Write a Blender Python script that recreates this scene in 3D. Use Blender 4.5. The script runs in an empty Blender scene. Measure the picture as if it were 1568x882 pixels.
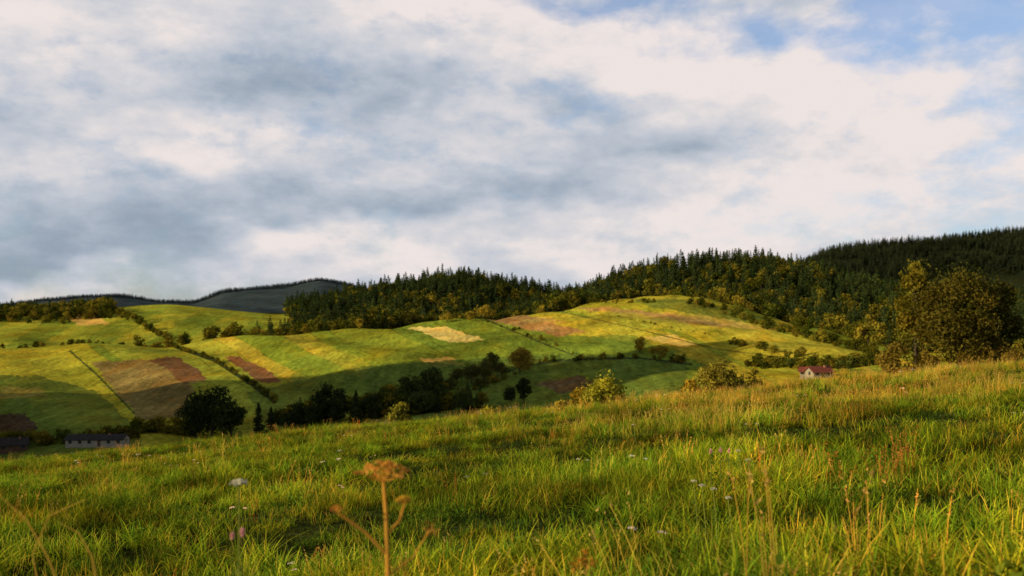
import bpy, math, numpy as np
from mathutils import Vector
RS=np.random.RandomState
F=1524.0; CX=784.0; HR=490.0
scene=bpy.context.scene
scene.view_settings.view_transform='Standard'
scene.view_settings.look='None'
scene.view_settings.exposure=0

# ---------------------------------------------------------------- terrain
def smooth_table(tab,sig=14):
    xs=np.arange(-800,2400,4.0)
    k=sorted(tab.items()); v=np.interp(xs,[a for a,_ in k],[b for _,b in k])
    n=int(sig*3/4)+1; w=np.exp(-0.5*(np.arange(-n,n+1)*4.0/sig)**2); w/=w.sum()
    vp=np.pad(v,n,mode='edge'); return xs,np.convolve(vp,w,'valid')
T={}
T['Dv']=smooth_table({0:350,400:340,784:330,1100:300,1568:250},40)
T['Rv']=smooth_table({0:692,200:687,400:669,600:650,784:632,950:615,1100:596,1250:579,1350:570,1568:564},30)
T['Dr']=smooth_table({0:650,400:700,640:750,860:850,1010:900,1100:820,1200:700,1300:560,1350:490,1568:420},25)
T['Rr']=smooth_table({-300:534,0:530,100:532,250:529,400:520,500:510,640:499,760:489,860:477,900:468,960:459,1010:454,1060:457,1100:466,1200:493,1300:521,1350:537,1450:545,1568:549},12)
T['D5']=smooth_table({0:1200,430:1200,700:1250,900:1300,1010:1250,1200:1200,1568:1100},30)
T['R5']=smooth_table({-300:480,0:482,100:478,200:470,260:468,430:481,470:475,560:461,620:448,700:436,760:445,850:460,900:458,940:438,1010:419,1100:409,1180:410,1240:422,1290:438,1350:452,1450:464,1568:470},9)
T['D7']=smooth_table({0:4500,600:4500,900:3500,1200:2300,1568:2200},40)
T['R7']=smooth_table({-300:473,0:470,130:457,180:456,230:464,300:466,340:450,400:444,440:441,490:432,530:438,570:450,650:464,900:464,1180:430,1225:408,1260:390,1300:384,1400:374,1500:365,1568:358,1900:348},6)
def tb(n,X): return np.interp(X,T[n][0],T[n][1])
PA,PB,PZ=0.097,-0.0755,-1.2
def H(x,y):
    x=np.asarray(x,float); y=np.asarray(y,float)
    x,y=np.broadcast_arrays(x,y)
    d=np.maximum(np.maximum(np.abs(x),np.abs(y)),0.001)
    X=CX+F*x/d
    ux,uy=x/d,y/d
    pl=lambda dd: PZ+PA*ux*dd+PB*uy*dd
    rz=lambda D,R:(HR-R)/F*D
    Dv=tb('Dv',X);Dr=tb('Dr',X);D5=tb('D5',X);D7=tb('D7',X)
    Rr=tb('Rr',X);R5=tb('R5',X)
    c=lambda v: np.full(d.shape,float(v))
    z110=pl(110)-5; zv=rz(Dv,tb('Rv',X))
    Dh=(110+Dv)*0.5
    D=[c(45),c(60),c(75),c(110),Dh,Dv,Dr,Dr+130,D5,D5+400,D7,c(9000),c(30000)]
    Z=[pl(45),pl(60),pl(75)-0.6,z110,z110*0.4+zv*0.6,zv,rz(Dr,Rr),rz(Dr+130,Rr+13),rz(D5,R5),rz(D5+400,R5+16),rz(D7,tb('R7',X)),rz(c(9000),482),rz(c(30000),489)]
    D=np.array(D);Z=np.array(Z)
    h=D[1:]-D[:-1]; s=(Z[1:]-Z[:-1])/h
    m=np.zeros_like(Z)
    w1=2*h[1:]+h[:-1]; w2=h[1:]+2*h[:-1]
    ok=(s[1:]*s[:-1])>0
    with np.errstate(all='ignore'):
        hm=(w1+w2)/(w1/s[:-1]+w2/s[1:])
    m[1:-1]=np.where(ok,hm,0); m[0]=s[0]; m[-1]=s[-1]
    out=PZ+PA*x+PB*y
    for k in range(len(h)):
        sel=(d>D[k])&(d<=D[k+1])
        tt=np.where(sel,(d-D[k])/h[k],0)
        v=(2*tt**3-3*tt**2+1)*Z[k]+(tt**3-2*tt**2+tt)*h[k]*m[k]+(-2*tt**3+3*tt**2)*Z[k+1]+(tt**3-tt**2)*h[k]*m[k+1]
        out=np.where(sel,v,out)
    und=np.sin(x*.7+.4*y)*np.sin(y*.45-x*.2)*.07+np.sin(x*.21+1)*np.sin(y*.16+2+x*.05)*.18
    out=out+und*np.clip((70-d)/20,0,1)*np.clip(d/4,0,1)
    a=np.clip((d-200)/150,0,1)*np.clip((1100-d)/200,0,1)
    out=out+a*(2.4*np.sin(x*.031+.6)*np.sin(y*.022+x*.008)+1.6*np.sin(x*.06+y*.045+1)+.5*np.sin(x*.16-y*.11))
    a=np.clip((d-1100)/300,0,1)*np.clip((6000-d)/2000,0,1)
    out=out+a*(4*np.sin(x*.012+.6)*np.sin(y*.009+x*.006)+2*np.sin(x*.03+y*.021+1))
    # unseen wooded hill, added left of the view to shade the valley
    out=out+165*np.exp(-(((x+500)/115)**2+((y-215)/108)**2)/2)
    return out
def row(x,y): return HR-F*H(x,y)/y
def hit(X,Y,dmin=230,dmax=3000):
    ds=np.geomspace(dmin,dmax,900); t=(X-CX)/F
    r=row(t*ds,ds); i=np.where(r<=Y)[0]
    return float(ds[i[0]]) if len(i) else dmax

def inpoly(X,Y,P):
    P=np.array(P,float); ins=np.zeros(X.shape,bool); n=len(P)
    for i in range(n):
        x1,y1=P[i];x2,y2=P[(i+1)%n]
        if y1==y2: continue
        c=((Y<y1)!=(Y<y2))&(X<(x2-x1)*(Y-y1)/(y2-y1)+x1)
        ins^=c
    return ins

def fast_mesh(name,V,Q,C,MI=None,smooth=False):
    me=bpy.data.meshes.new(name)
    V=np.asarray(V,np.float32);Q=np.asarray(Q,np.int32)
    me.vertices.add(len(V)); me.vertices.foreach_set('co',V.ravel())
    if len(Q):
        me.loops.add(len(Q)*4); me.loops.foreach_set('vertex_index',Q.ravel())
        me.polygons.add(len(Q)); me.polygons.foreach_set('loop_start',np.arange(len(Q),dtype=np.int32)*4)
        if MI is not None: me.polygons.foreach_set('material_index',np.asarray(MI,np.int32))
        me.polygons.foreach_set('use_smooth',np.full(len(Q),smooth))
    if C is not None:
        at=me.color_attributes.new('Col','FLOAT_COLOR','POINT')
        C4=np.ones((len(V),4),np.float32); C4[:,:3]=C; at.data.foreach_set('color',C4.ravel())
    me.update(calc_edges=True)
    return me
def link(ob):
    scene.collection.objects.link(ob); return ob

# ---------------------------------------------------------------- materials
def newmat(n):
    m=bpy.data.materials.new(n); m.use_nodes=True; m.node_tree.nodes.clear(); return m,m.node_tree.nodes,m.node_tree.links
def leaf_mat(name,trans=.35,rand=0.0,tintB=None,scale=1.5,lo=.6,hi=1.4,patch=None):
    m,N,L=newmat(name)
    at=N.new('ShaderNodeAttribute'); at.attribute_name='Col'
    geo=N.new('ShaderNodeNewGeometry')
    no=N.new('ShaderNodeTexNoise'); no.inputs['Scale'].default_value=scale; no.inputs['Detail'].default_value=2
    L.new(geo.outputs['Position'],no.inputs['Vector'])
    mr=N.new('ShaderNodeMapRange'); mr.inputs[1].default_value=.3; mr.inputs[2].default_value=.7; mr.inputs[3].default_value=lo; mr.inputs[4].default_value=hi
    L.new(no.outputs['Fac'],mr.inputs[0])
    mul=N.new('ShaderNodeVectorMath'); mul.operation='SCALE'
    L.new(at.outputs['Color'],mul.inputs[0]); L.new(mr.outputs[0],mul.inputs['Scale'])
    col=mul.outputs[0]
    if patch is not None:
        n2=N.new('ShaderNodeTexNoise'); n2.inputs['Scale'].default_value=patch[1]; n2.inputs['Detail'].default_value=2
        L.new(geo.outputs['Position'],n2.inputs['Vector'])
        m2=N.new('ShaderNodeMapRange'); m2.inputs[1].default_value=.42; m2.inputs[2].default_value=.66; L.new(n2.outputs['Fac'],m2.inputs[0])
        mx=N.new('ShaderNodeMix'); mx.data_type='RGBA'; mx.blend_type='MULTIPLY'
        L.new(m2.outputs[0],mx.inputs['Factor']); L.new(col,mx.inputs['A']); mx.inputs['B'].default_value=(*patch[0],1); col=mx.outputs['Result']
    if tintB is not None:
        oi=N.new('ShaderNodeObjectInfo')
        mx=N.new('ShaderNodeMix'); mx.data_type='RGBA'; mx.blend_type='MULTIPLY'
        pw=N.new('ShaderNodeMath'); pw.operation='POWER'; pw.inputs[1].default_value=rand
        L.new(oi.outputs['Random'],pw.inputs[0]); L.new(pw.outputs[0],mx.inputs['Factor'])
        L.new(col,mx.inputs['A']); mx.inputs['B'].default_value=(*tintB,1)
        col=mx.outputs['Result']
    di=N.new('ShaderNodeBsdfDiffuse'); tr=N.new('ShaderNodeBsdfTranslucent')
    L.new(col,di.inputs['Color']); L.new(col,tr.inputs['Color'])
    m1=N.new('ShaderNodeMixShader'); m1.inputs[0].default_value=trans
    L.new(di.outputs[0],m1.inputs[1]); L.new(tr.outputs[0],m1.inputs[2])
    o=N.new('ShaderNodeOutputMaterial'); L.new(m1.outputs[0],o.inputs[0])
    return m
def plain_mat(name,col,rough=.9,scale=3.0,var=.25):
    m,N,L=newmat(name)
    no=N.new('ShaderNodeTexNoise'); no.inputs['Scale'].default_value=scale; no.inputs['Detail'].default_value=5
    tc=N.new('ShaderNodeTexCoord'); L.new(tc.outputs['Object'],no.inputs['Vector'])
    r=N.new('ShaderNodeValToRGB')
    r.color_ramp.elements[0].position=.3; r.color_ramp.elements[1].position=.7
    r.color_ramp.elements[0].color=(*[c*(1-var) for c in col],1); r.color_ramp.elements[1].color=(*[min(1,c*(1+var)) for c in col],1)
    L.new(no.outputs['Fac'],r.inputs[0])
    b=N.new('ShaderNodeBsdfPrincipled'); b.inputs['Roughness'].default_value=rough; b.inputs['Specular IOR Level'].default_value=.15
    L.new(r.outputs[0],b.inputs['Base Color'])
    o=N.new('ShaderNodeOutputMaterial'); L.new(b.outputs[0],o.inputs[0]); return m
M_grass=leaf_mat('grass_blades',.42,scale=.45,lo=.42,hi=1.8,patch=((1.45,1.0,.9),.6))
M_flower=leaf_mat('flower_and_stem',.30,scale=3,lo=.85,hi=1.15)
M_leaf=leaf_mat('leaves',.30,scale=.6)
M_dec=leaf_mat('deciduous_leaves',.25,.7,(.22,.38,.38),.05)
M_con=leaf_mat('conifer_needles',.10,1.0,(.5,.65,.6),.05)
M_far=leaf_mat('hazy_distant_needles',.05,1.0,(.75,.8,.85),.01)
M_bark=plain_mat('bark',(.06,.045,.03),.95,6)

def terrain_mat():
    m,N,L=newmat('ground_fields')
    at=N.new('ShaderNodeAttribute'); at.attribute_name='Col'
    geo=N.new('ShaderNodeNewGeometry')
    def noise(scale,sc=(1,1,1),rot=0,det=5):
        mp=N.new('ShaderNodeMapping'); mp.inputs['Scale'].default_value=sc; mp.inputs['Rotation'].default_value=(0,0,rot)
        L.new(geo.outputs['Position'],mp.inputs[0])
        n=N.new('ShaderNodeTexNoise'); n.inputs['Scale'].default_value=scale; n.inputs['Detail'].default_value=det; n.inputs['Roughness'].default_value=.65
        L.new(mp.outputs[0],n.inputs['Vector']); return n.outputs['Fac']
    def mr(x,a,b,c,d):
        k=N.new('ShaderNodeMapRange'); k.inputs[1].default_value=a;k.inputs[2].default_value=b;k.inputs[3].default_value=c;k.inputs[4].default_value=d
        L.new(x,k.inputs[0]); return k.outputs[0]
    def mul(a,b):
        k=N.new('ShaderNodeMath'); k.operation='MULTIPLY'; L.new(a,k.inputs[0]); L.new(b,k.inputs[1]); return k.outputs[0]
    n1=noise(.02,det=6); n2=noise(.30,(1,.10,1),.35,4); n3=noise(.5,det=5)
    v=mul(mul(mr(n1,.3,.7,.60,1.5),mr(n2,.3,.7,.68,1.36)),mr(n3,.3,.7,.55,1.5))
    sc=N.new('ShaderNodeVectorMath'); sc.operation='SCALE'; L.new(at.outputs['Color'],sc.inputs[0]); L.new(v,sc.inputs['Scale'])
    n4=noise(.045,(1,.4,1),.35,5)
    mx=N.new('ShaderNodeMix'); mx.data_type='RGBA'; mx.blend_type='MULTIPLY'
    L.new(mr(n4,.45,.7,0,.8),mx.inputs['Factor']); L.new(sc.outputs[0],mx.inputs['A']); mx.inputs['B'].default_value=(1.35,.92,.6,1)
    b=N.new('ShaderNodeBsdfDiffuse'); L.new(mx.outputs['Result'],b.inputs['Color'])
    bp=N.new('ShaderNodeBump'); bp.inputs['Strength'].default_value=1; bp.inputs['Distance'].default_value=.6
    L.new(n3,bp.inputs['Height']); L.new(bp.outputs[0],b.inputs['Normal'])
    o=N.new('ShaderNodeOutputMaterial'); L.new(b.outputs[0],o.inputs[0]); return m

# ---------------------------------------------------------------- ground sheet
fa=math.radians(33)
ang=np.concatenate([np.linspace(-fa,fa,1000),np.linspace(fa,2*math.pi-fa,150)[1:-1]])
rad=np.concatenate([np.linspace(.3,60,90)[:-1],np.linspace(60,300,60)[:-1],np.linspace(300,1000,330)[:-1],np.linspace(1000,1500,80)[:-1],np.geomspace(1500,6000,90)[:-1],np.geomspace(6000,30000,12)])
A,R=np.meshgrid(ang,rad)
x=np.sin(A)*R; y=np.cos(A)*R
z=H(x,y)
na,nr=len(ang),len(rad)
d=np.maximum(np.abs(x),np.abs(y)); X=CX+F*x/np.maximum(d,.01); Y=HR-F*z/np.maximum(d,.01)
front=y>0
col=np.zeros(x.shape+(3,)); col[:]=(.045,.065,.018)
Dr=tb('Dr',X);D5=tb('D5',X);Rr=tb('Rr',X)
rs=RS(5)
fields=(d>100)&(d<Dr+45)
kk=np.interp(X,[0,700,900,1300],[1.25,1.7,3.0,3.6])
w=X-(Y-Rr)*kk+3*np.sin(Y*.09+X*.02)
bnd=[-2000]
while bnd[-1]<2600:
    bnd.append((-700 if bnd[-1]<-1000 else bnd[-1])+rs.choice([rs.uniform(14,40),rs.uniform(45,110)]))
bnd=np.array(bnd); sid=np.searchsorted(bnd,w)
pal=np.array([(.38,.36,.032),(.25,.30,.030),(.44,.38,.035),(.17,.25,.030),(.32,.35,.038),(.42,.36,.035),(.46,.38,.045),(.22,.29,.028),(.37,.35,.030)])
pick=rs.randint(0,len(pal),len(bnd)+2)
sc_=pal[pick[sid]]*.85+.15*pal.mean(0)
edge=np.minimum(np.abs(w-bnd[np.clip(sid,0,len(bnd)-1)]),np.abs(w-bnd[np.clip(sid-1,0,len(bnd)-1)]))
sc_=np.where(((edge<1.3)&(np.sin(Y*.21+pick[sid])>-.3))[...,None],sc_*.62,sc_)
col[fields]=sc_[fields]
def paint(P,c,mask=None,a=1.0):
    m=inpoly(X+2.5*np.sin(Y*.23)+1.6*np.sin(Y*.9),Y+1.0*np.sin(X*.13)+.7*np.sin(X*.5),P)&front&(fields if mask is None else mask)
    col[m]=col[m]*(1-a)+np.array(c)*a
paint([(-400,575),(60,575),(150,600),(215,660),(215,720),(-400,720)],(.10,.15,.028),a=.8)  # valley shade painted in as darker green
paint([(0,528),(100,536),(140,556),(60,575),(-100,575),(-200,530)],(.50,.44,.04),a=.7)
paint([(0,592),(60,594),(70,606),(0,612)],(.30,.24,.06),a=.6)
paint([(140,555),(230,550),(320,583),(292,588),(296,602),(280,637),(215,643),(180,602)],(.29,.21,.065))
paint([(150,590),(290,592),(290,640),(215,643),(180,602)],(.20,.16,.05),a=.6)
paint([(232,550),(275,546),(320,581),(282,586)],(.20,.105,.045))
paint([(345,547),(368,545),(437,583),(402,587)],(.22,.115,.05))
paint([(-50,640),(40,632),(60,660),(-50,665)],(.08,.055,.03))
paint([(240,528),(330,520),(360,540),(300,545)],(.42,.38,.04),a=.5)
paint([(440,545),(520,540),(600,575),(560,600),(450,600)],(.18,.24,.03),a=.6)
paint([(625,502),(682,500),(742,521),(690,525)],(.82,.62,.17))
paint([(640,549),(690,547),(714,559),(672,562)],(.80,.54,.12))
paint([(430,520),(480,516),(560,552),(520,556)],(.42,.39,.04),a=.5)
paint([(745,488),(805,482),(897,508),(850,515)],(.38,.23,.08))
paint([(790,489),(840,486),(870,492),(820,496)],(.46,.33,.09),a=.7)
paint([(880,471),(930,470),(1010,479),(1155,499),(1140,503),(1000,491)],(.44,.29,.09))
paint([(985,516),(1030,513),(1072,527),(1040,531)],(.76,.55,.13))
paint([(1010,478),(1100,484),(1200,506),(1150,506)],(.52,.38,.08),a=.7)
paint([(1090,500),(1180,505),(1330,542),(1200,545)],(.52,.46,.05),a=.75)
paint([(870,474),(960,478),(1090,500),(1080,512),(930,492)],(.48,.43,.045),a=.65)
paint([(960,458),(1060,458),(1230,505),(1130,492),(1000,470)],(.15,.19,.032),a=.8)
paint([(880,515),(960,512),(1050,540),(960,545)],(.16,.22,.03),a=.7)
paint([(560,560),(880,540),(1052,556),(1052,600),(700,640),(560,640)],(.11,.165,.03),a=.85)  # shaded valley side, shade put into the green
paint([(815,588),(890,575),(912,586),(862,603)],(.14,.09,.05),a=.85)  # brown field with its shadow painted into the colour
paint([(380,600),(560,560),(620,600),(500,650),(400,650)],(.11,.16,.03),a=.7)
def line(P,wd,c):
    P=np.array(P,float)
    dist=np.full(X.shape,1e9)
    for a,b in zip(P[:-1],P[1:]):
        ab=b-a; t=np.clip(((X-a[0])*ab[0]+(Y-a[1])*ab[1])/(ab@ab),0,1)
        dist=np.minimum(dist,np.hypot(X-a[0]-t*ab[0],Y-a[1]-t*ab[1]))
    m=(dist<wd)&fields&front; col[m]=c
line([(108,538),(150,575),(205,632)],1.5,(.08,.10,.025))
line([(262,528),(330,552),(385,588),(420,615)],3.0,(.05,.065,.02))
line([(745,490),(830,525),(900,552)],1.1,(.08,.10,.025))
line([(860,477),(960,500),(1100,535),(1200,548)],.8,(.14,.15,.03))
line([(700,600),(800,560),(880,550),(980,548),(1060,558)],1.5,(.05,.07,.025))
beh=(d>=Dr+45)
col[beh]=(.020,.027,.012)
lh=beh&(X<445)&(d<1700)
col[lh]=np.where((np.sin(X*.06+Y*.1)>0)[...,None],np.array((.33,.34,.035)),np.array((.22,.27,.03)))[lh]
paint([(92,480),(130,478),(172,497),(120,498)],(.65,.42,.10),lh)
paint([(160,470),(260,466),(440,478),(440,500),(300,480)],(.29,.32,.035),lh,.8)
farl=(d>2300)&(X<1150); col[farl]=(.040,.060,.074)  # bluish ground colour stands in for aerial haze
near=(d<=100); col[near]=(.035,.048,.012)
offl=(X<-60)&(d>120)&(d<800); col[offl]=(.05,.06,.02)
idx=np.arange(na*nr).reshape(nr,na)
q=np.stack([idx[:-1,:],np.roll(idx,-1,1)[:-1,:],np.roll(idx,-1,1)[1:,:],idx[1:,:]],-1).reshape(-1,4)[:,::-1]
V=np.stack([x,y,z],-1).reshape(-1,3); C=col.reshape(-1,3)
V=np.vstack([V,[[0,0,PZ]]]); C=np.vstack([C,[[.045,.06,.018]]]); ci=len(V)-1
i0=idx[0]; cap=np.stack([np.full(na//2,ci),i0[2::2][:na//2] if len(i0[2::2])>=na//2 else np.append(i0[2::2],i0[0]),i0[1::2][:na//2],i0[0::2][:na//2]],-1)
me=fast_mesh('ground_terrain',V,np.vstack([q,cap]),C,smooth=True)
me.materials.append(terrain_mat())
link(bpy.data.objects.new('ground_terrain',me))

# ---------------------------------------------------------------- mesh builder
class MB:
    def __init__(s): s.V=[];s.Q=[];s.C=[];s.M=[];s.n=0
    def add(s,v,q,c,m=0):
        v=np.asarray(v,float);q=np.asarray(q,int)
        s.V.append(v);s.Q.append(q+s.n);s.C.append(np.broadcast_to(np.asarray(c,float),(len(v),3)));s.M.append(np.full(len(q),m));s.n+=len(v)
    def mesh(s,name,mats,smooth=False):
        me=fast_mesh(name,np.vstack(s.V),np.vstack(s.Q),np.vstack(s.C),np.concatenate(s.M),smooth)
        for m in mats: me.materials.append(m)
        return me
def tube(mb,P,Rr_,col,mat=0,n=5):
    P=np.array(P,float); k=len(P); vs=[]
    for i in range(k):
        t=P[min(i+1,k-1)]-P[max(i-1,0)]; t/=np.linalg.norm(t)+1e-9
        a=np.cross(t,(0.3,1,.2)); a/=np.linalg.norm(a)+1e-9; b=np.cross(t,a)
        th=np.arange(n)*2*math.pi/n
        vs.append(P[i]+Rr_[i]*(np.cos(th)[:,None]*a+np.sin(th)[:,None]*b))
    q=[]
    for i in range(k-1):
        for j in range(n): q.append((i*n+j,i*n+(j+1)%n,(i+1)*n+(j+1)%n,(i+1)*n+j))
    mb.add(np.vstack(vs),q,col,mat)
def leaves(mb,c,size,col,rs,mat=1,asp=.6,flat=0.0):
    n=len(c); a=rs.normal(size=(n,3)); a[:,2]*=(1-flat); a/=np.linalg.norm(a,axis=1)[:,None]
    b=rs.normal(size=(n,3)); b-=a*(a*b).sum(1)[:,None]; b/=np.linalg.norm(b,axis=1)[:,None]
    s=(np.asarray(size)*rs.uniform(.6,1.3,n))[:,None]
    v=np.stack([c-a*s,c+b*s*asp,c+a*s,c-b*s*asp],1).reshape(-1,3)
    q=np.arange(n*4).reshape(n,4); mb.add(v,q,np.repeat(col,4,0) if np.ndim(col)==2 else col,mat)
def deciduous(Ht,W,nleaf,ls,seed,ca,cb,shrub=False,nc=26):
    rs=RS(seed); mb=MB()
    z0=(.46 if shrub else .55)*Ht; zr=(.42 if shrub else .38)*Ht; rr=W*.5*.8
    cc=[]
    while len(cc)<nc:
        p=rs.uniform(-1,1,3); r=np.linalg.norm(p)
        if r>1 or r<.25: continue
        taper=1-.35*max(p[2],0)
        cc.append((p[0]*rr*taper,p[1]*rr*taper,z0+p[2]*zr))
    cc=np.array(cc); cr=rs.uniform(.45,1.35,nc)*min(W*.16,Ht*.17)
    bcol=(.06,.045,.03)
    top=np.array([rs.uniform(-.04,.04)*W,rs.uniform(-.04,.04)*W,z0+zr*.6])
    if not shrub:
        tube(mb,[(0,0,-.3*Ht/8),(0.01*W,0,.15*Ht),(top[0]*.5,top[1]*.5,z0*.8),top],[.028*Ht,.022*Ht,.014*Ht,.004*Ht],bcol,0,6)
    for i in range(nc):
        s=np.array([0,0,0.0]) if shrub else np.array([top[0]*.4,top[1]*.4,Ht*rs.uniform(.15,.5)])
        if s[2]>cc[i][2]: s[2]=cc[i][2]*.7
        mid=(s+cc[i])/2+np.array([0,0,-.03*Ht])
        tube(mb,[s,mid,cc[i]],[.010*Ht,.006*Ht,.002*Ht],bcol,0,4)
    per=max(1,nleaf//nc)
    for i in range(nc):
        n=int(per*(cr[i]/cr.mean())**2)+2
        u=rs.normal(size=(n,3)); u/=np.linalg.norm(u,axis=1)[:,None]
        r=rs.uniform(.25,1.15,n)**.6
        p=cc[i]+u*(r*cr[i])[:,None]*np.array([1.15,1.15,.85])
        t=rs.uniform(0,1); base=np.array(ca)*(1-t)+np.array(cb)*t
        c=base*rs.uniform(.7,1.3,(n,1))
        leaves(mb,p,ls,c,rs)
    n=nleaf//6
    u=rs.normal(size=(n,3)); u/=np.linalg.norm(u,axis=1)[:,None]
    p=u*np.array([rr*1.08,rr*1.08,zr*1.12])*(rs.uniform(.4,1.08,(n,1)))+np.array([0,0,z0])
    leaves(mb,p,ls,np.array(ca)*rs.uniform(.7,1.4,(n,1)),rs)
    return mb
def conifer(Ht,W,seed,c=(.055,.075,.022),layers=20,nb=9,sub=4):
    rs=RS(seed); mb=MB()
    tube(mb,[(0,0,-.02*Ht),(0,0,.5*Ht),(0,0,Ht)],[.018*Ht,.011*Ht,.002*Ht],(.06,.045,.03),0,5)
    pts=[];sz=[]
    V=[];Q=[];k=0
    for l in range(layers):
        f=l/(layers-1); z=Ht*(.08+.9*f)
        rad=W*.5*((1-f)**.75*.95+.05)*rs.uniform(.7,1.2)
        for b in range(nb):
            a=rs.uniform(0,2*math.pi); r=rad*rs.uniform(.6,1.2)
            dr=np.array([math.cos(a),math.sin(a),0]); sd=np.array([-math.sin(a),math.cos(a),0])
            tip=dr*r+np.array([0,0,z-.22*r-.01*Ht]); mid=dr*r*.55+np.array([0,0,z-.03*Ht*rs.uniform(.2,1)])
            wv=r*.28+.01*Ht
            V+= [np.array([0,0,z]),mid+sd*wv-np.array([0,0,.02*Ht]),tip,mid-sd*wv-np.array([0,0,.02*Ht])]
            Q.append((k,k+1,k+2,k+3));k+=4
            for s_ in range(sub):
                tt=rs.uniform(.3,1); pts.append(dr*r*tt+sd*rs.uniform(-1,1)*wv*.8+np.array([0,0,z-.18*r*tt+rs.uniform(-.02,.01)*Ht])); sz.append(.03*Ht)
    mb.add(np.array(V),Q,np.array(c),1)
    pts=np.array(pts)
    leaves(mb,pts,np.array(sz),np.array(c)*rs.uniform(.6,1.6,(len(pts),1)),rs)
    return mb

# ---------------------------------------------------------------- instancing
def scatter(name,P,rot,scl,idx,coll):
    me=fast_mesh(name,P,np.zeros((0,4)),None)
    a=me.attributes.new('rot','FLOAT_VECTOR','POINT'); a.data.foreach_set('vector',np.asarray(rot,np.float32).ravel())
    a=me.attributes.new('scl','FLOAT_VECTOR','POINT'); a.data.foreach_set('vector',np.asarray(scl,np.float32).ravel())
    a=me.attributes.new('idx','INT','POINT'); a.data.foreach_set('value',np.asarray(idx,np.int32))
    ob=link(bpy.data.objects.new(name,me))
    ng=bpy.data.node_groups.new(name+'_gn','GeometryNodeTree')
    ng.interface.new_socket('Geometry',in_out='INPUT',socket_type='NodeSocketGeometry')
    ng.interface.new_socket('Geometry',in_out='OUTPUT',socket_type='NodeSocketGeometry')
    N,L=ng.nodes,ng.links
    gi=N.new('NodeGroupInput');go=N.new('NodeGroupOutput')
    ip=N.new('GeometryNodeInstanceOnPoints'); ci=N.new('GeometryNodeCollectionInfo')
    ci.inputs['Collection'].default_value=coll; ci.inputs['Separate Children'].default_value=True; ci.inputs['Reset Children'].default_value=True
    def na_(n,t):
        k=N.new('GeometryNodeInputNamedAttribute'); k.data_type=t; k.inputs['Name'].default_value=n; return k.outputs[0]
    L.new(gi.outputs[0],ip.inputs['Points']); L.new(ci.outputs[0],ip.inputs['Instance'])
    ip.inputs['Pick Instance'].default_value=True
    L.new(na_('idx','INT'),ip.inputs['Instance Index']); L.new(na_('rot','FLOAT_VECTOR'),ip.inputs['Rotation']); L.new(na_('scl','FLOAT_VECTOR'),ip.inputs['Scale'])
    L.new(ip.outputs[0],go.inputs[0])
    md=ob.modifiers.new('scatter','NODES'); md.node_group=ng
    return ob
def collection(name,meshes):
    c=bpy.data.collections.new(name)
    for i,m in enumerate(meshes): c.objects.link(bpy.data.objects.new('%s_%02d'%(name,i),m))
    return c

# forest
tv=[]
for i in range(4): tv.append(conifer(1,.40+.05*i,10+i,layers=14,nb=8,sub=2).mesh('spruce%d'%i,[M_bark,M_con]))
for i in range(5): tv.append(deciduous(1,.66+.08*i,480,.055,30+i,(.19,.17,.022),(.44,.30,.03),shrub=(i>2),nc=15).mesh('broadleaf%d'%i,[M_bark,M_dec]))
TC=collection('tree_variants',tv)
FC=collection('far_tree_variants',[conifer(1,.75+.1*i,50+i,c=(.050,.075,.088),layers=8,nb=6,sub=1).mesh('far_spruce%d'%i,[M_far,M_far]) for i in range(3)])  # distance haze put into the bluish needle colour
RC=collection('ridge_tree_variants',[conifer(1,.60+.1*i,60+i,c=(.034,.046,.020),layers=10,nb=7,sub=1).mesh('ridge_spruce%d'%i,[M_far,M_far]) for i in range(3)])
def forest(name,X0,X1,fd0,fd1,spacing,pcon,hc=(15,25),hd=(11,19),edge=60,maskf=None,seed=0,coll=None):
    rs=RS(seed)
    t0,t1=(X0-CX)/F,(X1-CX)/F
    Xs=np.linspace(X0,X1,50); dmn=fd0(Xs).min(); dmx=fd1(Xs).max()
    n=int((t1-t0)*(dmx**2-dmn**2)/2/spacing**2)
    t=rs.uniform(t0,t1,n); dd=np.sqrt(rs.uniform(dmn**2,dmx**2,n)); XX=CX+F*t
    ok=(dd>fd0(XX))&(dd<fd1(XX))
    if maskf is not None: ok&=maskf(XX,dd,rs)
    t,dd,XX=t[ok],dd[ok],XX[ok]; n=len(t)
    e=dd-fd0(XX)
    nz=np.sin(t*dd*.03+1)*np.sin(dd*.021+t*7)
    con=rs.uniform(0,1,n)<np.where(e<edge,pcon*.3,pcon+.35*nz)
    h=np.where(con,rs.uniform(*hc,n),rs.uniform(*hd,n))*np.where(e<12,.75,1)*(1+.12*np.sin(t*dd*.05+dd*.04))*rs.uniform(.88,1.1,n)
    xs=t*dd; z=H(xs,dd)-.3
    idx=np.where(con,rs.randint(0,4,n),rs.randint(4,9,n))
    if coll is not None: idx=rs.randint(0,3,n)
    rot=np.zeros((n,3)); rot[:,2]=rs.uniform(0,6.28,n); rot[:,:2]=rs.normal(0,.03,(n,2))
    wd=h*rs.uniform(.85,1.25,n)
    scatter(name,np.stack([xs,dd,z],1),rot,np.stack([wd,wd,h],1),idx,coll or TC)
    return n
Drf=lambda X:tb('Dr',X); D5f=lambda X:tb('D5',X)
nt=0
nt+=forest('forest_mass',380,925,lambda X:Drf(X)+np.interp(X,[380,560,650,760,800,925],[60,30,60,90,60,40]),lambda X:np.where(X<440,Drf(X)+190,D5f(X)+40),8.2,.66,edge=80,seed=1)
nt+=forest('forest_mass',905,1700,lambda X:Drf(X)+np.interp(X,[905,1000,1060,1350],[40,120,40,25]),lambda X:D5f(X)+40,9.2,.68,edge=110,seed=2)
nt+=forest('forest_mass',1160,1720,lambda X:1830+0*X,lambda X:tb('D7',X)+40,9.5,.9,hc=(11,18),hd=(11,18),seed=3,coll=RC)
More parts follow.
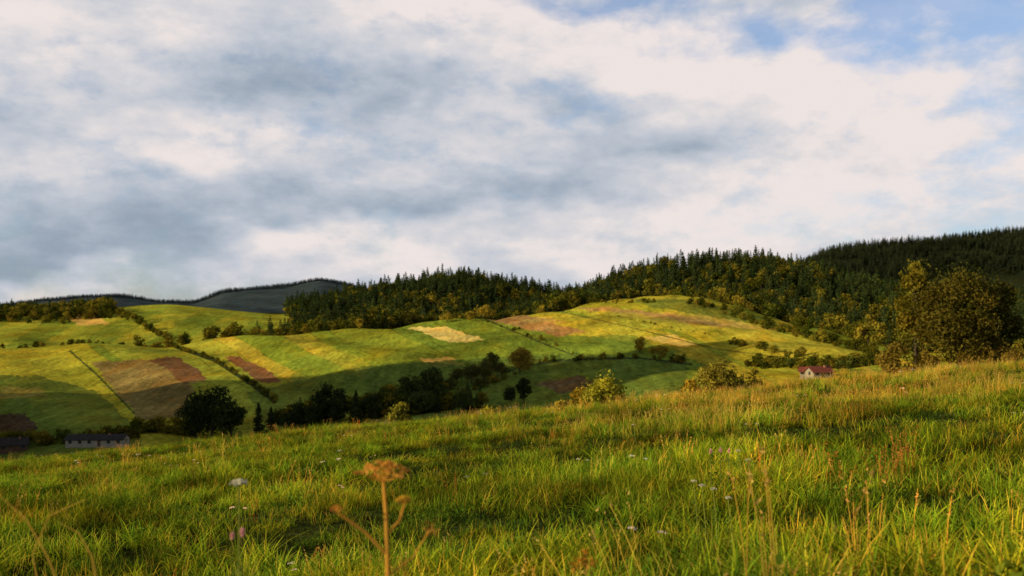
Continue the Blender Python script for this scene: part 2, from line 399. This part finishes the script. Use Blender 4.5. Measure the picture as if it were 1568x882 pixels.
nt+=forest('forest_mass',-60,640,lambda X:3850+0*X,lambda X:tb('D7',X)+60,16,1,hc=(11,18),hd=(11,18),seed=8,coll=FC)
nt+=forest('forest_mass',-200,175,lambda X:1060+0*X,lambda X:D5f(X)+40,9.5,.35,hc=(13,20),hd=(10,16),maskf=lambda X,d,r:(np.sin(X*.05)+np.sin(d*.03)>-.9),seed=4)
nt+=forest('tree_row',-200,200,lambda X:Drf(X)+15,lambda X:Drf(X)+60,9,.15,hc=(8,11),hd=(4,8),maskf=lambda X,d,r:r.uniform(0,1,len(X))<.6,seed=5)
nt+=forest('tree_row',205,400,lambda X:Drf(X)+12,lambda X:Drf(X)+110,10,.0,hd=(6,15),maskf=lambda X,d,r:r.uniform(0,1,len(X))<.55,seed=6)
rs=RS(77); n=600; th=rs.uniform(0,6.28,n); rr=130*np.sqrt(rs.uniform(0,1,n)); xs=-505+rr*np.cos(th); ys=215+rr*np.sin(th); ok=xs<-.62*ys-55; xs,ys=xs[ok],ys[ok]; n=len(xs)  # unseen trees covering the added hill
h=rs.uniform(12,20,n); rot=np.zeros((n,3)); rot[:,2]=rs.uniform(0,6.28,n)
scatter('forest_mass',np.stack([xs,ys,H(xs,ys)-.3],1),rot,np.stack([h,h,h],1),rs.randint(0,9,n),TC)
print('forest trees',nt)

GOLD=((.30,.23,.025),(.46,.30,.03)); DARK=((.032,.048,.014),(.055,.068,.018)); MID=((.08,.10,.02),(.13,.14,.025)); YEL=((.34,.32,.03),(.48,.42,.035))  # DARK: valley shade put into the leaf colour
seedc=[100]
def tree(name,kind,Xp,Yb,wp,hp,D=None,cols=MID,nl=2200,lf=.034,nc=22):
    seedc[0]+=1
    if D is None: D=hit(Xp,Yb)
    xx=(Xp-CX)/F*D; zg=float(H(xx,D)); ztop=(HR-(Yb-hp))/F*D; h=max(ztop-zg,.6); wd=wp/F*D
    if kind=='con': mb=conifer(h,wd,seedc[0],layers=20,nb=9,sub=5,c=(.04,.055,.018))
    else: mb=deciduous(h,wd,nl,lf*max(h,wd*.8),seedc[0],cols[0],cols[1],shrub=(kind=='shrub'),nc=nc)
    ob=link(bpy.data.objects.new(name,mb.mesh(name,[M_bark,M_leaf]))); ob.location=(xx,D,zg-.05); ob.rotation_euler=(0,0,seedc[0]*1.7)
    return ob
tree('deciduous_tree','dec',1470,550,160,150,70,((.07,.072,.013),(.18,.13,.018)),19000,.0145,38)
tree('deciduous_tree','dec',1403,550,76,160,72,((.12,.11,.013),(.28,.20,.02)),9000,.0145,20)
tree('deciduous_tree','dec',1522,550,84,124,71,((.06,.06,.012),(.13,.10,.016)),7000,.0155,18)
for a in [(1375,552,60,34),(1420,552,50,24),(1500,552,70,26),(1545,550,60,30)]:
    tree('shrub','shrub',*a,68,((.18,.13,.02),(.30,.20,.03)),1800,.04,16)
tree('shrub','shrub',925,602,78,42,88,YEL,4200,.03,22)
tree('shrub','shrub',893,604,50,24,90,GOLD,1500,.04,14)
tree('shrub','shrub',1105,585,80,42,84,((.20,.18,.025),(.34,.27,.035)),4200,.03,22)
tree('shrub','shrub',1150,580,60,22,86,GOLD,1500,.04,14)
tree('shrub','shrub',612,645,52,30,86,((.18,.18,.025),(.30,.26,.03)),2500,.04,18)
tree('shrub','shrub',750,630,40,18,88,YEL,1200,.05,12)
tree('shrub','shrub',1060,590,50,16,88,GOLD,1200,.05,12)
tree('shrub','shrub',860,618,30,12,86,GOLD,900,.05,10)
for a in [('dec',325,672,92,84),('dec',300,670,56,66),('dec',354,670,50,60),('con',396,664,26,48),('con',415,662,22,40),('dec',440,662,34,32),('dec',458,657,36,40),('dec',498,650,48,68),('dec',520,647,36,52),('con',545,647,28,50),('dec',570,642,36,44),('shrub',600,638,36,30),('dec',480,656,34,40)]:
    tree('deciduous_tree' if a[0]=='dec' else ('spruce_tree' if a[0]=='con' else 'shrub'),*a,None,DARK)
for a in [('dec',630,624,42,56),('dec',660,627,52,66),('dec',645,634,60,42),('dec',708,630,34,34),('dec',676,622,34,36),('dec',590,630,32,34),('dec',612,628,30,34)]:
    tree('deciduous_tree',*a,None,((.055,.08,.02),(.09,.11,.025)))
for a in [(700,588,30,26),(722,588,34,32),(742,584,34,32),(752,575,32,36),(768,578,28,26),(735,596,34,20),(690,598,28,20)]:
    tree('deciduous_tree','dec',*a,None,((.08,.095,.022),(.15,.13,.03)))
tree('deciduous_tree','dec',796,572,46,42,None,((.26,.20,.03),(.46,.30,.035)),3000)
tree('deciduous_tree','dec',802,618,26,40,None,DARK); tree('deciduous_tree','dec',782,618,22,28,None,DARK)
for a in [(980,541,22,26),(1015,547,26,20),(1000,545,18,14),(550,504,15,19),(740,489,34,24),(720,491,24,16),(685,494,30,16),(1068,468,16,10),(1082,470,14,9)]:
    tree('deciduous_tree','dec',*a,None,((.30,.23,.03),(.50,.35,.035)),1300,.045,14)
for a in [(1286,568,16,20),(1303,568,18,24),(1176,562,22,14),(1212,564,24,18),(1266,570,22,14)]:
    tree('deciduous_tree','dec',*a,None,MID,1300,.045,14)
# trees added left of the camera, outside the view, to cast meadow shadows
def worldtree(x0,y0,h,wd):
    seedc[0]+=1; mb=deciduous(h,wd,2600,.035*h,seedc[0],*MID,nc=24); ob=link(bpy.data.objects.new('deciduous_tree',mb.mesh('deciduous_tree',[M_bark,M_leaf]))); ob.location=(x0,y0,float(H(x0,y0))-.05)
worldtree(-34,2,6,4); worldtree(-22,-12,4.5,4); worldtree(-50,20,7,5); worldtree(-40,9,5,3); worldtree(-18,-7,3.6,2.6)

def hedge(path,n,hr,seed,jit=3,lo=7,hi=9):
    rs=RS(seed); P=np.array(path,float); seg=np.hypot(*np.diff(P,axis=0).T); cum=np.r_[0,np.cumsum(seg)]
    s=np.sort(rs.uniform(0,cum[-1],n)); px=np.interp(s,cum,P[:,0])+rs.normal(0,jit,n); py=np.interp(s,cum,P[:,1])+rs.normal(0,jit*.25,n)
    pts=[]
    for a,b in zip(px,py):
        D=hit(a,b); xx=(a-CX)/F*D; pts.append((xx,D,float(H(xx,D))-.1))
    h=rs.uniform(*hr,n); rot=np.zeros((n,3)); rot[:,2]=rs.uniform(0,6.28,n)
    scatter('hedgerow',np.array(pts),rot,np.stack([h*1.2,h*1.2,h],1),rs.randint(lo,hi,n),TC)
hedge([(262,530),(330,552),(385,588),(425,618)],80,(1.0,3.4),1,2.2)
hedge([(108,540),(150,575),(205,632)],10,(.3,1.2),2,2)
hedge([(745,492),(800,510),(860,532),(900,550)],26,(.8,2.8),3,3)
hedge([(700,606),(760,585),(830,556),(900,551),(980,549),(1050,556)],40,(1.2,4.0),4,3)
hedge([(1100,522),(1130,528),(1190,540),(1240,548)],18,(1.5,4.5),5,4)
hedge([(880,475),(940,484),(1010,500),(1080,512)],16,(.6,1.6),6,2)
hedge([(1060,466),(1100,473),(1140,492),(1250,520),(1345,546)],70,(2,7),7,7)
hedge([(420,650),(560,640),(640,632),(730,624)],110,(3,10),8,7,0,9)
hedge([(560,622),(620,604),(680,600)],34,(3,8),18,6)
hedge([(205,662),(260,664),(300,668)],24,(3,8),9,5)
hedge([(1140,562),(1200,562),(1290,564),(1345,558)],60,(2,6),10,5)
hedge([(0,680),(60,680),(120,678),(210,670)],50,(2,6),11,5)
hedge([(920,463),(960,466),(1000,464)],14,(2,5),12,4)
hedge([(175,478),(205,492),(232,508),(262,524)],34,(4,10),13,5,4,9)
hedge([(20,494),(60,496),(110,494)],16,(3,7),14,5,4,9)

# ---------------------------------------------------------------- buildings
def box(mb,x0,x1,y0,y1,z0,z1):
    v=[(x,y,z) for z in (z0,z1) for x,y in ((x0,y0),(x1,y0),(x1,y1),(x0,y1))]
    mb.add(v,[(3,2,1,0),(4,5,6,7),(0,1,5,4),(1,2,6,5),(2,3,7,6),(3,0,4,7)],(1,1,1))
def part(parent,name,mat,fn):
    mb=MB(); fn(mb); ob=link(bpy.data.objects.new(name,mb.mesh(name,[mat]))); ob.parent=parent; return ob
M_white=plain_mat('weathered_wall',(.30,.27,.22),.9,.8,.15); M_red=plain_mat('red_roof_tiles',(.20,.055,.038),.8,2,.3)
M_slate=plain_mat('grey_roof',(.035,.03,.028),.8,1,.3); M_glass=plain_mat('window_glass',(.03,.035,.04),.2); M_wood=plain_mat('door_wood',(.10,.06,.035)); M_brick=plain_mat('chimney_brick',(.28,.13,.08))
def building(name,Xp,Yp,L_,W_,Hw,Hr_,wall,roof,rotz,D=None,nw=4):
    if D is None: D=hit(Xp,Yp)
    xx=(Xp-CX)/F*D; e=link(bpy.data.objects.new(name,None)); e.location=(xx,D,float(H(xx,D))); e.rotation_euler=(0,0,rotz)
    def walls(mb):
        box(mb,-L_/2,L_/2,-W_/2,W_/2,-2,Hw)
        for s in (-1,1):
            x_=s*L_/2; mb.add([(x_,-W_/2,Hw),(x_,W_/2,Hw),(x_,0.01,Hw+Hr_),(x_,-0.01,Hw+Hr_)],[(0,1,2,3)],(1,1,1))
    part(e,'walls',wall,walls)
    def rf(mb):
        o=.5
        for s in (-1,1):
            k=Hr_/(W_/2); ye=s*(W_/2+o); ze=Hw-o*k
            v=[(-L_/2-o,ye,ze+.03),(L_/2+o,ye,ze+.03),(L_/2+o,0,Hw+Hr_+.03),(-L_/2-o,0,Hw+Hr_+.03)]
            v+=[(a,b,c+.22) for a,b,c in v]
            mb.add(v,[(0,1,2,3),(4,5,6,7),(0,1,5,4),(1,2,6,5),(2,3,7,6),(3,0,4,7)],(1,1,1))
    part(e,'roof',roof,rf)
    part(e,'chimney',M_brick,lambda mb:box(mb,L_*.2,L_*.2+.6,-.9,-.3,Hw+Hr_*.4,Hw+Hr_+.5))
    def win(mb):
        for i in range(nw):
            cx=-L_/2+L_*(i+.5)/nw
            if i==nw//2: continue
            for s in (-1,1): box(mb,cx-.55,cx+.55,s*W_/2-.03,s*W_/2+.03,1,2.0)
        for s in (-1,1): box(mb,s*L_/2-.03,s*L_/2+.03,-.5,.5,Hw*.5,Hw*.5+1.0)
    part(e,'windows',M_glass,win)
    cx=-L_/2+L_*(nw//2+.5)/nw
    part(e,'door',M_wood,lambda mb:box(mb,cx-.5,cx+.5,-W_/2-.04,-W_/2+.02,0,2.0))
building('red_roof_farmhouse',1254,574,6,4.5,1.9,1.3,M_white,M_red,.25,280,nw=3)
building('red_roof_farmhouse',1236,574,4,3.5,1.9,1.0,M_white,M_red,-.3,288,nw=3)
building('farm_barn',150,682,19,7,2.3,1.3,M_white,M_slate,.05,nw=6)
building('farm_barn',20,690,9,7,2.3,2.0,M_wood,M_slate,.5,nw=3)

# ---------------------------------------------------------------- meadow grass
def blades(mb,rs,n,R_,h0,h1,w0,w1,lean,colA,colB,segs=3):
    r=R_*np.sqrt(rs.uniform(0,1,n)); a=rs.uniform(0,6.283,n)
    bx,by=r*np.cos(a),r*np.sin(a); h=rs.uniform(h0,h1,n); w=rs.uniform(w0,w1,n)
    la=rs.uniform(0,6.283,n); ln=rs.uniform(.1,lean,n); fa_=la+math.pi/2+rs.normal(0,.6,n)
    t=rs.uniform(0,1,(n,1))**1.3; c=(np.array(colA)*(1-t)+np.array(colB)*t)*rs.uniform(.55,1.4,(n,1))
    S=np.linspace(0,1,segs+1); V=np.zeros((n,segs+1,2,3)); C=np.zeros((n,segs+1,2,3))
    for i,s in enumerate(S):
        out=h*ln*(s**1.8); z=h*s*(1-.35*ln*s)
        px=bx+np.cos(la)*out; py=by+np.sin(la)*out
        ww=w*(1-s)**.6*.5+.0003
        for k,sg in enumerate((-1,1)):
            V[:,i,k,0]=px+sg*np.cos(fa_)*ww; V[:,i,k,1]=py+sg*np.sin(fa_)*ww; V[:,i,k,2]=z
            C[:,i,k]=c*(.15+1.3*s)  # dark roots, bright tips: shade between blades put into the colour
    base=np.arange(n)[:,None]*(segs+1)*2+np.arange(segs)[None]*2
    q=np.stack([base,base+1,base+3,base+2],-1).reshape(-1,4)
    mb.add(V.reshape(-1,3),q,C.reshape(-1,3),0)
def seed_stalks(mb,rs,n,R_,h0,h1,col,headlen=.09,headw=.012,nq=9,hcol=None,w=.0035,lean=.35):
    hcol=hcol or col
    for i in range(n):
        r=R_*math.sqrt(rs.uniform()); a=rs.uniform(0,6.28); b=np.array([r*math.cos(a),r*math.sin(a),0]); h=rs.uniform(h0,h1)
        la=rs.uniform(0,6.28); ln=rs.uniform(.03,lean); dv=np.array([math.cos(la),math.sin(la),0])
        P=[b+dv*h*ln*s**2+np.array([0,0,h*s]) for s in (0,.35,.7,1)]
        tube(mb,P,[w*.5,w*.45,w*.4,w*.3],np.array(col)*rs.uniform(.8,1.2),0,3)
        pts=[P[-1]+(P[-1]-P[-2])/(.3*h)*headlen*rs.uniform(-.7,.5)+rs.normal(0,headw*.4,3) for k in range(nq)]
        leaves(mb,np.array(pts),headw,np.array(hcol)*rs.uniform(.7,1.3,(nq,1)),rs,0,.35)
GA,GB=(.075,.18,.011),(.38,.46,.022)
ST=(.52,.40,.06)
gv=[]
for i in range(4):
    rs=RS(200+i);mb=MB(); blades(mb,rs,58,.24,.06,.22,.006,.012,1.1,GA,GB); blades(mb,rs,8,.2,.14,.27,.004,.007,.7,(.46,.38,.04),(.60,.48,.06)); gv.append(mb)
for i in range(2):
    rs=RS(210+i);mb=MB(); blades(mb,rs,52,.09,.18,.34,.006,.013,1.3,(.11,.24,.014),(.46,.52,.025),4); blades(mb,rs,12,.2,.08,.2,.006,.011,.9,GA,GB); gv.append(mb)
for i in range(2):
    rs=RS(220+i);mb=MB(); seed_stalks(mb,rs,8,.22,.20,.40,ST,headw=.008,hcol=(.60,.44,.12),w=.0038); blades(mb,rs,26,.22,.12,.30,.004,.007,.8,(.48,.38,.05),(.64,.48,.08)); blades(mb,rs,38,.22,.08,.22,.006,.011,.9,GA,GB); gv.append(mb)
rs=RS(230);mb=MB(); n=130; r=.2*np.sqrt(rs.uniform(0,1,n));a=rs.uniform(0,6.28,n)
leaves(mb,np.stack([r*np.cos(a),r*np.sin(a),rs.uniform(.02,.15,n)],1),.017,np.array((.09,.16,.015))*rs.uniform(.6,1.6,(n,1)),rs,0,.7,.4); blades(mb,rs,34,.2,.08,.22,.005,.010,.9,GA,GB); gv.append(mb)
rs=RS(231);mb=MB(); seed_stalks(mb,rs,4,.15,.2,.34,(.40,.18,.035),headlen=.14,headw=.009,nq=18,hcol=(.50,.21,.04)); blades(mb,rs,36,.2,.08,.22,.005,.010,.9,GA,GB); gv.append(mb)
rs=RS(232);mb=MB(); blades(mb,rs,60,.26,.04,.12,.006,.012,1.0,(.035,.08,.008),(.09,.14,.014)); gv.append(mb)
# small white-flowered herb
rs=RS(233);mb=MB(); blades(mb,rs,34,.2,.08,.22,.005,.010,.9,GA,GB)
for k in range(2):
    b=np.array([rs.uniform(-.1,.1),rs.uniform(-.1,.1),0]); t_=b+np.array([rs.uniform(-.04,.04),rs.uniform(-.04,.04),rs.uniform(.26,.36)])
    tube(mb,[b,(b+t_)/2,t_],[.002,.0017,.0013],(.2,.26,.05),0,3); leaves(mb,t_+rs.normal(0,1,(26,3))*np.array([.013,.013,.003]),.006,(.75,.72,.62),rs,0,.8)
gv.append(mb)
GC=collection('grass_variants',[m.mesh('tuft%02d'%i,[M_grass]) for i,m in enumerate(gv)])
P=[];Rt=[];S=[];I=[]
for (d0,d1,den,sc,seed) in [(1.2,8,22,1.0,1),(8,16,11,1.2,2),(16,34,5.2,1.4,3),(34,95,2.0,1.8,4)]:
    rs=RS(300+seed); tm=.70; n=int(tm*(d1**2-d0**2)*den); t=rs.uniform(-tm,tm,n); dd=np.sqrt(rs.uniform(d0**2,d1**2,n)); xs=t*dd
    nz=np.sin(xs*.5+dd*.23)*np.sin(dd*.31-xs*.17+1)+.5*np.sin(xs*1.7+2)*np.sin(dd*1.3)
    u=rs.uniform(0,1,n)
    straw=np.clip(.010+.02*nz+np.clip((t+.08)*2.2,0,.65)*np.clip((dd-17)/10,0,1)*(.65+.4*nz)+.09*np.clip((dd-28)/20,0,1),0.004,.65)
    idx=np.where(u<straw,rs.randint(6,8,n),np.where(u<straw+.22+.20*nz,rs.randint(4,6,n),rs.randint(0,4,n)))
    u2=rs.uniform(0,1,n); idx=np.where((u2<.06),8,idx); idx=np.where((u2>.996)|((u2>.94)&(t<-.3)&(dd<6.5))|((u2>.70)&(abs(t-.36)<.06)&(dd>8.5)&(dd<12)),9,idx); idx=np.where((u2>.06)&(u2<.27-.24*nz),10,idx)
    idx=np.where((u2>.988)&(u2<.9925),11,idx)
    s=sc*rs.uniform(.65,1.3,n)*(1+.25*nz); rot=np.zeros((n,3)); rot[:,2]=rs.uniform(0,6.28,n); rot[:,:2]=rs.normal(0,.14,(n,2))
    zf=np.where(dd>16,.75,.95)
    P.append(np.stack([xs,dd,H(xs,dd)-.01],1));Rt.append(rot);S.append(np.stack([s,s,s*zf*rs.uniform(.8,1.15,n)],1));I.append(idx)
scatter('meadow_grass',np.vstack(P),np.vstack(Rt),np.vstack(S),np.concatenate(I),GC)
print('tufts',sum(map(len,P)))

# ---------------------------------------------------------------- wild flowers
def ppos(Xp,D): xx=(Xp-CX)/F*D; return xx,D,float(H(xx,D))
def w3(Xp,Yp,D,dy=0): return np.array([(Xp-CX)/F*D,D+dy,(HR-Yp)/F*D])
def umbel(mb,top,R_,n,rs,col,scol,heads=12,hs=.005):
    for i in range(n):
        a=i*2.4; rr=R_*math.sqrt((i+.5)/n); v=np.array([math.cos(a)*rr,math.sin(a)*rr,R_*(.75-.45*(rr/R_)**2)])
        tube(mb,[top,top+v*.5+np.array([0,0,-.002]),top+v],[.0015,.0011,.0009],scol,0,3)
        p=top+v+rs.normal(0,R_*.085,(heads,3))*np.array([1,1,.35]); leaves(mb,p,hs,np.array(col)*rs.uniform(.7,1.35,(heads,1)),rs,0,.8)
def wildplant(name,fn):
    mb=MB(); fn(mb); link(bpy.data.objects.new(name,mb.mesh(name,[M_flower])))
def dried(mb):
    rs=RS(9); D=2.7; g=np.array(ppos(596,D)); c=(.66,.32,.06); sc=(.68,.36,.06)
    top=w3(587,738,D)
    n1=w3(593,850,D)
    tube(mb,[g,(g+n1)/2+np.array([.004,0,0]),n1,w3(591,790,D),top],[.0085,.0078,.007,.006,.0045],sc,0,6)
    umbel(mb,top,.072,20,rs,c,sc,10,.006)
    b=w3(520,778,D,-.05); tube(mb,[n1,w3(560,812,D,-.02),b],[.005,.0045,.0035],sc,0,5); umbel(mb,b,.02,8,rs,c,sc,8,.004)
    m2=w3(592,820,D); b=w3(617,775,D,.04); tube(mb,[m2,w3(610,800,D,.03),b],[.004,.0035,.0025],sc,0,5); umbel(mb,b,.022,8,rs,(.75,.5,.06),sc,14,.006)
    b=w3(655,820,D,.08); tube(mb,[w3(596,880,D),w3(630,860,D,.05),b],[.003,.0025,.002],sc,0,5); leaves(mb,b+rs.normal(0,.012,(40,3)),.006,np.array(c)*rs.uniform(.6,1.2,(40,1)),rs,0,.4)
    for zz in (.2,.4,.55):
        p=g+(n1-g)*zz; leaves(mb,p+rs.normal(0,.02,(25,3)),.012,np.array((.4,.22,.05))*rs.uniform(.6,1.2,(25,1)),rs,0,.3)
wildplant('dried_umbel_flower',dried)
def yarrow(Xp,Yp,D,Xb,R_=.022,col=(.75,.72,.6),n=16,seed=1):
    def f(mb):
        rs=RS(seed); g=np.array(ppos(Xb,D)); t=w3(Xp,Yp,D); sc=(.30,.34,.06)
        tube(mb,[g,(g*.5+t*.5)+np.array([.01,0,0]),t-np.array([0,0,R_*.5])],[.0038,.0032,.0025],sc,0,5)
        umbel(mb,t-np.array([0,0,R_*.5]),R_,n,rs,col,sc,12,.0045)
        for k in range(5):
            p=g+(t-g)*(.2+.13*k); leaves(mb,p+rs.normal(0,.015,(12,3)),.012,(.12,.17,.03),rs,0,.3)
    return f
wildplant('yarrow_flower',yarrow(366,738,3.0,355,.024))
for i,(a,b,D) in enumerate([(1075,743,6.2),(1092,748,6.4),(1115,762,5.8),(1130,690,11),(1145,704,10),(970,650,18),(1062,736,7),(520,690,14)]):
    wildplant('yarrow_flower',yarrow(a,b,D,a+6,.022 if D<9 else .035,n=9,seed=20+i))
def pink(Xp,Yp,D,Xb,s=1):
    def f(mb):
        rs=RS(int(Xp)); g=np.array(ppos(Xb,D)); t=w3(Xp,Yp,D); tube(mb,[g,(g+t)/2,t],[.0025*s,.002*s,.0015*s],(.16,.18,.05),0,4)
        n=110; u=rs.normal(size=(n,3)); u/=np.linalg.norm(u,axis=1)[:,None]; leaves(mb,t+u*np.array([.008,.008,.015])*s*rs.uniform(.4,1,(n,1)),.005*s,np.array((.75,.42,.42))*rs.uniform(.8,1.3,(n,1)),rs,0,.5)
    return f
for a in [(371,815,3.1,374,1),(356,820,3.15,352,.8),(1088,691,10,1090,1.8),(1103,689,10.3,1104,1.8),(1116,690,10.1,1115,1.6)]: wildplant('clover_flower',pink(*a))
def orange(mb):
    rs=RS(3)
    for a,b in [(888,858),(905,862),(880,868),(896,846)]:
        D=2.9; g=np.array(ppos(a+4,D)); t=w3(a,b,D); tube(mb,[g,(g+t)/2,t],[.003,.002,.0015],(.2,.13,.04),0,4); leaves(mb,t+rs.normal(0,.007,(26,3)),.007,np.array((.55,.27,.03))*rs.uniform(.7,1.3,(26,1)),rs,0,.5)
wildplant('orange_hawkweed',orange)
def arcs(mb):
    for (P_,D) in [([(92,900),(72,850),(40,795),(-5,755)],2.6),([(60,900),(50,850),(75,790),(130,765)],3.2),([(150,900),(140,850),(120,815),(90,800)],2.8)]:
        pts=[w3(a,b,D) for a,b in P_]; g=np.array(ppos(P_[0][0]+8,D)); tube(mb,[g]+pts,[.003,.0027,.0023,.0018,.001],(.62,.42,.07),0,5)
wildplant('dry_grass_stalks',arcs)

# ---------------------------------------------------------------- sun + sky
EL,AZ=math.radians(13.5),math.radians(-112)
sd=Vector((math.sin(AZ)*math.cos(EL),math.cos(AZ)*math.cos(EL),math.sin(EL)))
sl=bpy.data.lights.new('sun','SUN'); sl.energy=5; sl.angle=math.radians(.5); sl.color=(1,.81,.44)
so=link(bpy.data.objects.new('sun',sl)); so.rotation_euler=sd.to_track_quat('Z','Y').to_euler()
W=bpy.data.worlds.new('World'); scene.world=W; W.use_nodes=True; N=W.node_tree.nodes; L=W.node_tree.links; N.clear()
try: W.cycles.sampling_method='NONE'
except Exception as e: print(e)
sky=N.new('ShaderNodeTexSky'); sky.sky_type='NISHITA'; sky.sun_disc=False; sky.sun_elevation=EL; sky.sun_rotation=AZ%(2*math.pi); sky.ozone_density=3
tc=N.new('ShaderNodeTexCoord'); G0=tc.outputs['Generated']
def math_(op,a,b=None):
    k=N.new('ShaderNodeMath'); k.operation=op
    for i,v in enumerate((a,b)):
        if v is None: continue
        if isinstance(v,(int,float)): k.inputs[i].default_value=v
        else: L.new(v,k.inputs[i])
    return k.outputs[0]
def noise(vec,scale,sc,rot,det,off=(0,0,0),rough=.55,dist=0):
    mp=N.new('ShaderNodeMapping'); mp.inputs['Scale'].default_value=sc; mp.inputs['Rotation'].default_value=rot; mp.inputs['Location'].default_value=off; L.new(vec,mp.inputs[0])
    n=N.new('ShaderNodeTexNoise'); n.inputs['Scale'].default_value=scale; n.inputs['Detail'].default_value=det; n.inputs['Roughness'].default_value=rough; n.inputs['Distortion'].default_value=dist
    L.new(mp.outputs[0],n.inputs['Vector']); return n
nw=noise(G0,7,(1,1,1.8),(0,0,0),3)
vs=N.new('ShaderNodeVectorMath'); vs.operation='SUBTRACT'; L.new(nw.outputs['Color'],vs.inputs[0]); vs.inputs[1].default_value=(.5,.5,.5)
vm=N.new('ShaderNodeVectorMath'); vm.operation='MULTIPLY'; L.new(vs.outputs[0],vm.inputs[0]); vm.inputs[1].default_value=(.24,.0,.13)
va=N.new('ShaderNodeVectorMath'); va.operation='ADD'; L.new(G0,va.inputs[0]); L.new(vm.outputs[0],va.inputs[1])
sp=N.new('ShaderNodeSeparateXYZ'); L.new(va.outputs[0],sp.inputs[0]); cb=N.new('ShaderNodeCombineXYZ'); L.new(sp.outputs['X'],cb.inputs['X']); L.new(sp.outputs['Z'],cb.inputs['Y'])
def blob(Xp,Yp,rx,ry,wt,rot=0):
    a=(Xp-CX)/F; c=(HR-Yp)/F; n=math.sqrt(a*a+c*c+1)
    mp=N.new('ShaderNodeMapping'); mp.vector_type='TEXTURE'; mp.inputs['Location'].default_value=(a/n,c/n,0); mp.inputs['Rotation'].default_value=(0,0,-rot); mp.inputs['Scale'].default_value=(rx*1.35/F,ry*1.35/F,1)
    L.new(cb.outputs[0],mp.inputs[0]); g=N.new('ShaderNodeTexGradient'); g.gradient_type='SPHERICAL'; L.new(mp.outputs[0],g.inputs[0])
    return math_('MULTIPLY',g.outputs['Fac'],wt)
def total(lst,base):
    v=base
    for b in lst: v=math_('ADD',blob(*b),v)
    return v
lum=total([(80,40,180,80,.45),(40,235,150,30,.25),(330,225,140,45,.5),(700,10,260,80,.25,.2),(1000,60,430,90,.42,.2),(1350,150,350,90,.35,.15),(780,155,90,35,.35),(1200,285,320,55,.4),(820,385,500,45,.4),(480,355,150,35,.4,.2),(120,440,60,32,.9),(1450,300,320,170,.15),(660,105,60,22,.4),
 (250,120,320,80,-.15),(150,330,320,100,-.26),(30,400,240,80,-.3),(740,305,400,36,-.32),(1000,215,300,30,-.22),(600,180,240,50,-.12),(850,150,90,30,-.28)],.57)
nA=noise(G0,4.2,(1,1,2.5),(0,.12,0),7,off=(.37,.2,.1),rough=.6); nB=noise(G0,4.2,(1,1,2.5),(0,.12,0),4,off=(.32,.2,.22),rough=.6)
nC=noise(G0,14,(1,1,1.8),(0,.1,0),5,rough=.64)
relief=math_('MULTIPLY',math_('SUBTRACT',nA.outputs['Fac'],nB.outputs['Fac']),1.1)
val=math_('ADD',lum,math_('MULTIPLY',math_('SUBTRACT',nA.outputs['Fac'],.5),.65)); val=math_('ADD',val,relief); val=math_('ADD',val,math_('MULTIPLY',math_('SUBTRACT',nC.outputs['Fac'],.5),.85))
rp=N.new('ShaderNodeValToRGB'); L.new(val,rp.inputs[0]); cr=rp.color_ramp; cr.interpolation='B_SPLINE'
cr.elements[0].position=0; cr.elements[0].color=(.28,.345,.43,1); cr.elements[1].position=1.0; cr.elements[1].color=(.88,.79,.76,1)
for p,c in ((.28,(.40,.46,.545,1)),(.55,(.54,.575,.645,1)),(.8,(.70,.68,.70,1))):
    e=cr.elements.new(p); e.color=c
# sky dimmed above the view to lower ambient fill and deepen contrast
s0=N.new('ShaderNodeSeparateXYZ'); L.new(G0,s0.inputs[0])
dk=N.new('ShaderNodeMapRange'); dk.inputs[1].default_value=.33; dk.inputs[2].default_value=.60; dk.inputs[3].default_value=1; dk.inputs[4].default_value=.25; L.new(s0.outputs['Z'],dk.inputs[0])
blue=total([(950,8,150,30,.9),(1250,35,240,35,.75),(1520,25,220,60,.95),(1555,200,80,180,.5),(1480,350,260,80,.4),(420,205,110,35,.45),(240,440,160,35,.7),(850,150,80,30,.5)],-.05)
bm=math_('ADD',blue,math_('MULTIPLY',math_('SUBTRACT',.55,nC.outputs['Fac']),1.9))
mk=N.new('ShaderNodeMapRange'); mk.inputs[1].default_value=.15; mk.inputs[2].default_value=.95; mk.inputs[3].default_value=0; mk.inputs[4].default_value=.7; mk.clamp=True; L.new(bm,mk.inputs[0])
tn=N.new('ShaderNodeMix'); tn.data_type='RGBA'; tn.blend_type='MULTIPLY'; tn.inputs['Factor'].default_value=1; L.new(sky.outputs[0],tn.inputs['A']); tn.inputs['B'].default_value=(1.0,1.08,1.22,1)
b1=N.new('ShaderNodeBackground'); b1.inputs['Strength'].default_value=.15; L.new(tn.outputs['Result'],b1.inputs['Color'])
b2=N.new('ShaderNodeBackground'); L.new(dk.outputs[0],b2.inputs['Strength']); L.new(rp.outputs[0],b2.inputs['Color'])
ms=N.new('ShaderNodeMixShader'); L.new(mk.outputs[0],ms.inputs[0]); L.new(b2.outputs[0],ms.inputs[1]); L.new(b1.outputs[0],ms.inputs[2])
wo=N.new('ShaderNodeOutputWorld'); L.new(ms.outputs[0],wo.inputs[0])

# ---------------------------------------------------------------- camera
cam=bpy.data.cameras.new('camera'); co=link(bpy.data.objects.new('camera',cam)); co.location=(0,0,0); co.rotation_euler=(math.radians(90),0,0)
cam.lens=35; cam.sensor_width=36; cam.shift_y=(HR-441)/1568; cam.clip_end=60000; cam.clip_start=.05
cam.dof.use_dof=True; cam.dof.focus_distance=12; cam.dof.aperture_fstop=2.8
scene.camera=co
